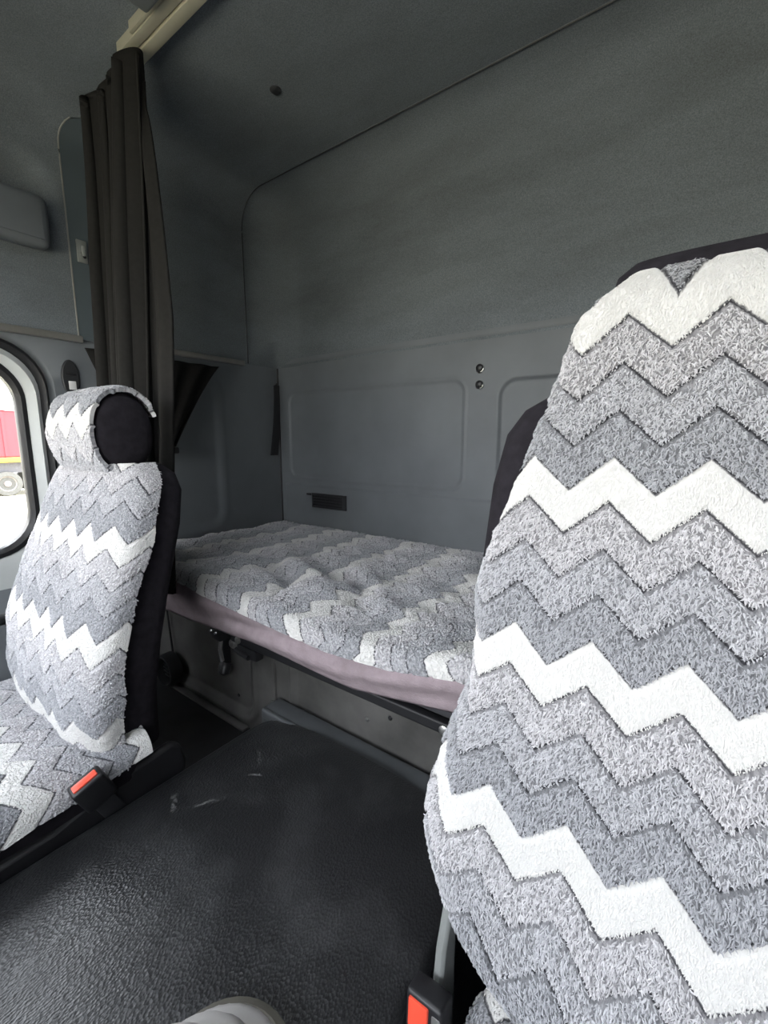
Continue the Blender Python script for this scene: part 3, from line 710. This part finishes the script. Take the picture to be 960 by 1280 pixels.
MB().lathe((-0.35, -0.055, -0.455), (0.1, -0.5, 0.5), [(0.014, 0), (0.024, 0.02), (0.027, 0.045), (0.022, 0.068), (0.008, 0.075)], 20).build('knob', M['black'], gt)

# ------------------------------------------------------------------ seats
def sup(w, d, n, th):
    c, s = math.cos(th), math.sin(th)
    return (w*math.copysign(abs(c)**(2/n), c), d*math.copysign(abs(s)**(2/n), s))
def shell_loft(cx, zs, ws, yfs, ds, n=4, m=48, cap=True):
    rings = []
    for z, w, yf, d_ in zip(zs, ws, yfs, ds):
        rings.append([(cx+px, yf+d_/2+py, z) for px, py in (sup(w, d_/2, n, a) for a in np.linspace(0, 2*math.pi, m, endpoint=False))])
    return MB().loft(rings, True, cap, cap)
def resample(pts, m):
    pts = np.array(pts); L = np.concatenate([[0], np.cumsum(np.linalg.norm(np.diff(pts, axis=0), axis=1))])
    t_ = np.linspace(0, L[-1], m); return np.stack([np.interp(t_, L, pts[:, k]) for k in range(pts.shape[1])], 1), t_
def grid_uv(P, u0, v0, du0=0.0):
    """u = signed arc from the middle column, v = arc down the middle column"""
    n, m, _ = P.shape; c = m//2
    su = np.concatenate([np.zeros((n, 1)), np.cumsum(np.linalg.norm(np.diff(P, axis=1), axis=2), axis=1)], 1)
    su = su - su[:, c:c+1]
    sv = np.concatenate([[0], np.cumsum(np.linalg.norm(np.diff(P[:, c], axis=0), axis=1))])
    return np.stack([su+u0, np.repeat((v0-sv)[:, None], m, 1)], -1)

# ---- driver's seat (on the right of the photograph)
DX = 0.035
ds = empty('driver_seat', (DX, 0.3, -1.05), 'large driver seat nearest the camera under a zigzag fleece cover', 'seat')
zt = np.array([0.166, 0.13, 0.067, -0.038, -0.10, -0.173, -0.24, -0.293, -0.37, -0.46, -0.512, -0.545, -0.565])
yt = np.array([0.532, 0.526, 0.515, 0.500, 0.489, 0.475, 0.458, 0.442, 0.415, 0.382, 0.350, 0.340, 0.338])
xl = np.array([-0.085, -0.134, -0.145, -0.177, -0.198, -0.219, -0.219, -0.219, -0.243, -0.262, -0.212, -0.135, -0.06])
nz_ = 230; nm = 190
# arc-length resample of the centre line
cl = np.stack([yt, zt], 1)
cl_r, tv = resample(cl, 400); order = np.argsort(zt)
zz_ = np.linspace(0, tv[-1], nz_)
Yc = np.interp(zz_, tv, cl_r[:, 0]); Zc_ = np.interp(zz_, tv, cl_r[:, 1])
# smooth the profile a little
ker = np.ones(15)/15
Yc = np.convolve(np.pad(Yc, 7, 'edge'), ker, 'valid'); 
XLf = np.interp(-Zc_, -zt, xl)
XLf = np.convolve(np.pad(XLf, 5, 'edge'), np.ones(11)/11, 'valid')
PD = np.zeros((nz_, nm, 3))
for i in range(nz_):
    z = Zc_[i]; w = DX-XLf[i]
    dep = float(np.interp(z, [-0.53, -0.45, -0.30, -0.17, -0.05, 0.1], [0.10, 0.105, 0.075, 0.030, 0.022, 0.03]))
    a0 = float(np.interp(z, [-0.5, -0.3, -0.17, 0.1], [0.72, 0.80, 0.90, 0.86]))
    sec = []
    for a in np.linspace(-1, 1, 301):
        k = max(0, (abs(a)-a0)/(1-a0))
        sec.append((DX+a*w, Yc[i] + dep*(1-math.sqrt(max(0, 1-k*k))) + 0.006*math.cos(a*3)*0, z))
    secr, _ = resample(sec, nm)
    jag = 0.004*noise.noise(Vector((z*45, 1, 0))) + 0.003*noise.noise(Vector((z*130, 4, 0)))
    secr[:, 0] += jag*np.sign(secr[:, 0]-DX)*(np.abs(secr[:, 0]-DX)/w)**4
    # soft dimples in the cover
    for j in range(nm):
        x = secr[j, 0]
        secr[j, 1] += 0.006*noise.noise(Vector((x*7, z*7, 5))) - 0.0*x
    PD[i] = secr
# cover rolls back over the top
k_ = np.clip((Zc_-0.125)/0.041, 0, 1); PD[:, :, 1] += (0.018*(k_**2))[:, None]
# the upper edge sags slightly across
UD = grid_uv(PD, 0, 0)
su = PD[:, :, 0]
sv = np.concatenate([[0], np.cumsum(np.linalg.norm(np.diff(PD[:, nm//2], axis=0), axis=1))])
v_at = float(np.interp(0.019, -Zc_, sv))           # the white band's top edge lies at z = -0.019
UD[..., 0] = UD[..., 0] - UD[:, nm//2, 0][:, None] + DX + 0.002
UD[..., 1] = -(sv - v_at)[:, None]
# band order runs downwards: white, light, mid, dark
UD[..., 1] = (sv - v_at)[:, None] - AMP
k1 = np.clip(Zc_-0.128, 0, None)
UD[..., 1] += 0.55*(np.interp(0.128, Zc_[::-1], sv[::-1]) - np.minimum(sv, np.interp(0.128, Zc_[::-1], sv[::-1])))[:, None]
UD[..., 1] += 0.010*np.clip((-0.25-Zc_)/0.25, 0, 1)[:, None]*(UD[..., 0]-PER)/0.09*-0.9
fleece('backrest_cover', ds, PD, UD, (0, -1, 0), 125000, 3, base='flshade', tl=0.0052, tw=0.00058, relief=0.0045)
# black shell behind it
zs = [0.062, 0.055, 0.035, 0.005, -0.06, -0.17, -0.30, -0.45, -0.55, -0.60]
ws = [0.150, 0.200, 0.235, 0.255, 0.268, 0.272, 0.262, 0.262, 0.235, 0.20]
yf = [0.565, 0.552, 0.542, 0.532, 0.522, 0.500, 0.478, 0.440, 0.405, 0.39]
dd = [0.05, 0.07, 0.085, 0.095, 0.10, 0.11, 0.115, 0.12, 0.12, 0.10]
shell_loft(DX, zs, ws, yf, dd, 3.5).build('backrest', M['shell'], ds, angle=70)
zs = [0.186, 0.183, 0.172, 0.14, 0.08, 0.03]; ws = [0.105, 0.125, 0.140, 0.150, 0.155, 0.15]
shell_loft(DX, zs, ws, [0.568, 0.556, 0.550, 0.546, 0.545, 0.545], [0.03, 0.05, 0.066, 0.08, 0.085, 0.085], 3.5).build('headrest', M['shell'], ds, angle=70)
# cushion and its own cover
MB().box(DX-0.185, DX+0.235, -0.16, 0.42, -0.72, -0.610, 0.04, 5).build('cushion', M['shell'], ds)
nxx, nyy = 120, 120; PC = np.zeros((nyy, nxx, 3))
for i, y in enumerate(np.linspace(0.40, -0.17, nyy)):
    sec = []
    for a in np.linspace(-1, 1, 201):
        k = max(0, (abs(a)-0.78)/0.22)
        sec.append((DX+0.02+a*0.215, y, -0.598 - 0.07*(1-math.sqrt(max(0, 1-k*k))) - 0.02*max(0, (-0.10-y)/0.07)**2 + 0.008*noise.noise(Vector((a*5, y*9, 2)))))
    PC[i], _ = resample(sec, nxx)
UC = grid_uv(PC, 0.02, 0.0); fleece('cushion_cover', ds, PC, UC, (0, 0, 1), 18000, 5, tl=0.0055, tw=0.001)
MB().box(DX-0.17, DX+0.19, -0.10, 0.34, -1.05, -0.71, 0.03, 3).build('base', M['black'], ds)
# recliner bracket and belt buckle on the inner side
MB().prism([(-0.205, 0.392, -0.535), (-0.205, 0.405, -0.55), (-0.205, 0.405, -0.80), (-0.205, 0.358, -0.80), (-0.205, 0.361, -0.68), (-0.205, 0.376, -0.58)], (0.013, 0, 0)).build('recliner_bracket', M['grey'], ds, bevel=0.004)['label'] = 'grey recliner bracket'
def buckle(parent, org, zax, xax, sc=1.0):
    """a belt buckle pointing along its local z, red release on local -y"""
    za = Vector(zax).normalized(); xa = Vector(xax); xa = (xa - za*xa.dot(za)).normalized(); ya = za.cross(xa)
    R3 = Matrix((xa, ya, za)).transposed().to_4x4()
    Mx = Matrix.Translation(Vector(org)) @ R3 @ Matrix.Scale(sc, 4)
    b = MB(); b.box(-0.024, 0.024, -0.013, 0.013, -0.065, 0.0, 0.005, 3, Mx); o = b.build('buckle', M['black'], parent)
    MB().box(-0.0185, 0.0185, -0.0075, 0.0045, -0.012, 0.0035, 0.002, 2, Mx).build('release_button', M['red'], o)['label'] = 'red release button'
    MB().box(-0.018, 0.018, 0.0055, 0.0105, -0.006, 0.0008, 0.0008, 1, Mx).build('tongue_slot', M['seal'], o)
    MB().box(-0.016, 0.016, -0.004, 0.004, -0.15, -0.06, 0.002, 2, Mx).build('stalk', M['dark'], o)
    return o
BK = 1
# built as a thing of its own shape for the near buckle: seen from the front and above
Mx = Matrix.Translation(Vector((-0.194, 0.350, -0.652))) @ Matrix.Rotation(math.radians(-8), 4, 'X') @ Matrix.Rotation(math.radians(-3), 4, 'Y')
b = MB(); b.box(-0.021, 0.024, -0.022, 0.006, -0.07, 0.052, 0.005, 3, Mx); bo = b.build('buckle', M['black'], ds)
MB().box(-0.0165, 0.008, -0.0245, -0.012, -0.055, 0.047, 0.002, 2, Mx).build('release_button', M['red'], bo)['label'] = 'red release button'
MB().box(0.011, 0.022, -0.0235, -0.010, -0.06, 0.044, 0.003, 2, Mx).build('tongue_plate', M['steel'], bo)
MB().box(-0.012, 0.014, -0.012, 0.0, -0.19, -0.065, 0.003, 2, Mx).build('stalk', M['dark'], bo)

# ---- passenger seat
PX = -1.12
ps = empty('passenger_seat', (PX, 0.2, -1.05), 'passenger seat by the window with fleece cover and separate round headrest', 'seat')
zp = np.array([-0.055, -0.075, -0.11, -0.18, -0.30, -0.42, -0.52, -0.60, -0.645])
wp = np.array([0.165, 0.200, 0.222, 0.238, 0.250, 0.258, 0.250, 0.235, 0.225])
yp = np.array([0.398, 0.390, 0.378, 0.352, 0.305, 0.268, 0.254, 0.262, 0.275])
dp = np.array([0.10, 0.125, 0.140, 0.150, 0.160, 0.165, 0.165, 0.160, 0.150])
shell_loft(PX, zp, wp-0.012, yp+0.012, dp, 4.0).build('backrest', M['shell'], ps, angle=70)
nzp, nmp = 170, 190; PP = np.zeros((nzp, nmp, 3))
for i, z in enumerate(np.linspace(-0.052, -0.655, nzp)):
    w = float(np.interp(-z, -zp, wp)); y0 = float(np.interp(-z, -zp, yp)); d_ = float(np.interp(-z, -zp, dp))
    back = 0.058 + 0.010*math.sin(z*22) + 0.004*noise.noise(Vector((z*60, 0, 0))) + 0.012*max(0, (-0.60-z)/0.05)
    sec = [(PX-w, y0+back, z)]
    for a in np.linspace(math.pi, 2*math.pi, 161):
        x, y = sup(w, 0.062, 3.2, a); sec.append((PX+x, y0+0.062+y, z))
    sec[0] = (PX-w, y0+max(back, 0.063), z); sec.append((PX+w, y0+max(back, 0.063)+0.008, z))
    r_, _ = resample(sec, nmp)
    for j in range(nmp):
        r_[j, 1] += 0.008*noise.noise(Vector((r_[j, 0]*9, z*9, 8))); r_[j, 0] += 0.003*noise.noise(Vector((r_[j, 1]*20, z*14, 3)))
    PP[i] = r_
ker = np.ones(9)/9
for c_ in (0, 1):
    for j in range(nmp): PP[:, j, c_] = np.convolve(np.pad(PP[:, j, c_], 4, 'edge'), ker, 'valid')
UP = grid_uv(PP, 0.0, 0.0); UP[..., 1] = -UP[..., 1]
UP[..., 0] += 0.045; UP[..., 1] += 0.028
PSC = 1.0
fleece('backrest_cover', ps, PP, UP*PSC, (0, -1, 0), 60000, 21, tl=0.0042, tw=0.0011, relief=0.0045, rim=0.012)
# headrest: rounded block in a fleece hood that leaves its ends bare
HX0, HX1 = -1.225, -0.975; HY, HZ = 0.432, 0.012
def headrest_sec(q, k):
    """q round the block in the y-z plane, k scale"""
    c, s = math.cos(q), math.sin(q)
    return (0.064*k*math.copysign(abs(c)**(2/2.15), c), 0.086*k*math.copysign(abs(s)**(2/2.15), s))
rings = []
for x, k in ((HX0+0.004, 0.55), (HX0+0.012, 0.82), (HX0+0.03, 0.95), (HX0+0.07, 0.98), (HX1-0.05, 0.98), (HX1-0.022, 0.95), (HX1-0.008, 0.82), (HX1-0.003, 0.60)):
    rings.append([(x, HY+a, HZ+b_) for a, b_ in (headrest_sec(q, k) for q in np.linspace(0, 2*math.pi, 40, endpoint=False))])
MB().loft(rings, True, True, True).build('headrest', M['shell'], ps, angle=70)
qa = np.linspace(math.pi*0.12, math.pi*1.62, 90)      # from the back over the top and down the front
ua = np.linspace(-1, 1, 100); PH = np.zeros((len(qa), len(ua), 3))
for i, q in enumerate(qa):
    for j, a in enumerate(ua):
        k = 1.04 - 0.20*max(0, (-a-0.70)/0.30)**2 - 0.05*max(0, (a-0.75)/0.25)**2 + 0.02*noise.noise(Vector((a*3, q*2, 4)))
        yy, zz2 = headrest_sec(q, k); x = (HX0+HX1)/2 - 0.004 + a*(HX1-HX0)/2*0.99 + 0.004*noise.noise(Vector((q*5, a, 1)))*abs(a)
        if q > math.pi*1.35: zz2 -= 0.010*(q-math.pi*1.35)/(math.pi*0.27)
        PH[i, j] = (x, HY+yy, HZ+zz2)
UH = grid_uv(PH, 0.03, 0.0); UH[..., 1] = -UH[..., 1]; UH[..., 1] += 0.002
fleece('headrest_cover', ps, PH, UH, (0, -1, 0.5), 20000, 33, tl=0.0045, tw=0.0011, rim=0.008)
for x in (-1.16, -1.04): MB().tube([(x, 0.435, -0.12), (x, 0.438, -0.03)], 0.008).build('headrest_post', M['steel'], ps)
# cushion
MB().box(PX-0.235, PX+0.245, -0.14, 0.36, -0.70, -0.605, 0.03, 4).build('cushion', M['shell'], ps)
nyy, nxx = 130, 130; PC = np.zeros((nyy, nxx, 3))
for i, y in enumerate(np.linspace(0.37, -0.15, nyy)):
    sec = []
    hang = float(np.interp(y, [-0.15, 0.1, 0.25, 0.37], [0.085, 0.07, 0.055, 0.04]))
    for a in np.linspace(-1, 1, 201):
        k = max(0, (abs(a)-0.80)/0.20)
        sec.append((PX+a*0.262, y, -0.585 - hang*(1-math.sqrt(max(0, 1-k*k))) - 0.03*max(0, (-0.08-y)/0.07)**2 + 0.010*noise.noise(Vector((a*4, y*8, 6)))))
    PC[i], _ = resample(sec, nxx)
UC = grid_uv(PC, 0.02, 0.02); fleece('cushion_cover', ps, PC, UC, (0, 0, 1), 30000, 6, tl=0.005, tw=0.0012)
b = MB(); b.box(PX-0.22, PX+0.238, -0.14, 0.40, -0.80, -0.655, 0.02, 3); b.box(PX-0.18, PX+0.20, -0.05, 0.36, -1.05, -0.79, 0.02, 3); b.build('base', M['black'], ps)
# inner side trim with recliner cover
pts = [(0.28, -0.668), (0.33, -0.655), (0.385, -0.650), (0.42, -0.645), (0.44, -0.66), (0.45, -0.70), (0.44, -0.76), (0.05, -0.76), (0.0, -0.70), (0.20, -0.69)]
MB().prism([(PX+0.222, y, z) for y, z in pts], (0.022, 0, 0)).build('side_trim', M['black'], ps, bevel=0.008)
MB().lathe((PX+0.244, 0.285, -0.690), (1, 0, 0), [(0.011, 0), (0.011, 0.003), (0.006, 0.006)], 16).build('bolt', M['rim'], ps)['label'] = 'pale bolt head'
buckle(ps, (PX+0.276, 0.246, -0.600), (0.25, -0.40, 0.88), (0.10, 0.88, 0.40), 1.12)

# ------------------------------------------------------------------ outside
MB().grid(np.array([[(x, y, -2.42) for x in np.linspace(-160, 60, 30)] for y in np.linspace(-110, 110, 30)])).build('ground', M['sand'], smooth=False)['kind'] = 'structure'
TXf = -24.0
tr = empty('tipper_trailer', (TXf-1.2, 3.2, -2.42), 'red tipper trailer with a yellow stripe parked beyond the passenger window', 'trailer')
b = MB(); b.box(TXf-2.45, TXf, -2.6, 9.0, -0.80, 1.16, 0.06)
for y in np.linspace(-2.3, 8.7, 12): b.box(TXf-0.01, TXf+0.04, y-0.05, y+0.05, -0.74, 1.10)
b.build('body', M['truckred'], tr, smooth=False)
MB().box(TXf-0.02, TXf+0.06, -2.6, 9.0, -1.00, -0.80, 0.02).build('stripe', M['yellow'], tr, smooth=False)
tp = [[(TXf-2.5+2.55*k, y, 1.16+0.55*math.sin(k*math.pi)**0.6 + 0.02*math.sin(y*6)) for k in np.linspace(0, 1, 12)] for y in np.linspace(-2.6, 9.0, 50)]
MB().loft(tp, closed=False).build('tarpaulin', M['tarp'], tr)
MB().box(TXf-2.2, TXf-0.25, -2.5, 8.9, -1.45, -1.0).build('chassis', M['chassis'], tr, smooth=False)
for y in (0.3, 1.65, 4.30, 5.62, 6.95):
    w_ = MB().lathe((TXf-0.32, y, -1.90), (1, 0, 0), [(0.30, 0.02), (0.50, 0.0), (0.52, 0.06), (0.52, 0.26), (0.49, 0.31), (0.33, 0.32), (0.31, 0.24)], 30).build('wheel', M['tyre'], tr)
    MB().lathe((TXf-0.09, y, -1.90), (1, 0, 0), [(0.32, 0), (0.32, 0.05), (0.27, 0.0), (0.13, 0.01), (0.12, 0.07), (0.02, 0.08)], 24).build('rim', M['rim'], w_)
    MB().lathe((TXf-2.4, y, -1.90), (1, 0, 0), [(0.30, 0.02), (0.50, 0.0), (0.52, 0.06), (0.52, 0.26), (0.49, 0.31), (0.33, 0.32), (0.31, 0.24)], 24).build('wheel', M['tyre'], tr)

# ------------------------------------------------------------------ light
wd = bpy.data.worlds.new('overcast_sky'); bpy.context.scene.world = wd; wd.use_nodes = True
nt = wd.node_tree; bg = nt.nodes['Background']
tc = nt.nodes.new('ShaderNodeTexCoord'); sep = nt.nodes.new('ShaderNodeSeparateXYZ'); nt.links.new(tc.outputs['Generated'], sep.inputs[0])
rp = nt.nodes.new('ShaderNodeValToRGB'); nt.links.new(sep.outputs[2], rp.inputs[0])
rp.color_ramp.elements[0].position = 0.0; rp.color_ramp.elements[0].color = (0.95, 0.95, 0.93, 1)
rp.color_ramp.elements[1].position = 0.5; rp.color_ramp.elements[1].color = (0.88, 0.93, 1.0, 1)
nt.links.new(rp.outputs[0], bg.inputs[0]); bg.inputs[1].default_value = 8.0
sun = bpy.data.lights.new('sun', 'SUN'); sun.energy = 8.5; sun.angle = math.radians(12); sun.color = (1.0, 0.95, 0.86)
so = bpy.data.objects.new('sun', sun); C.objects.link(so)
so.rotation_euler = Vector((-0.14, -0.58, -0.80)).to_track_quat('-Z', 'Y').to_euler()

# ------------------------------------------------------------------ camera
cam = bpy.data.cameras.new('camera'); co = bpy.data.objects.new('camera', cam); C.objects.link(co)
cam.sensor_fit = 'VERTICAL'; cam.sensor_height = 36.0; cam.lens = 555.0/1280.0*36.0; cam.clip_start = 0.01; cam.clip_end = 500
yaw, pit = math.radians(36.5), math.radians(9.4)
co.location = (0, 0, EYE); co.rotation_euler = (math.pi/2-pit, 0, yaw)
sc = bpy.context.scene; sc.camera = co
sc.view_settings.view_transform = 'Standard'; sc.view_settings.look = 'None'
sc.view_settings.exposure = 0.34; sc.view_settings.gamma = 1.0; sc.view_settings.use_curve_mapping = False
sc.cycles.use_denoising = True; sc.cycles.max_bounces = 10; sc.cycles.diffuse_bounces = 6; sc.cycles.transparent_max_bounces = 12
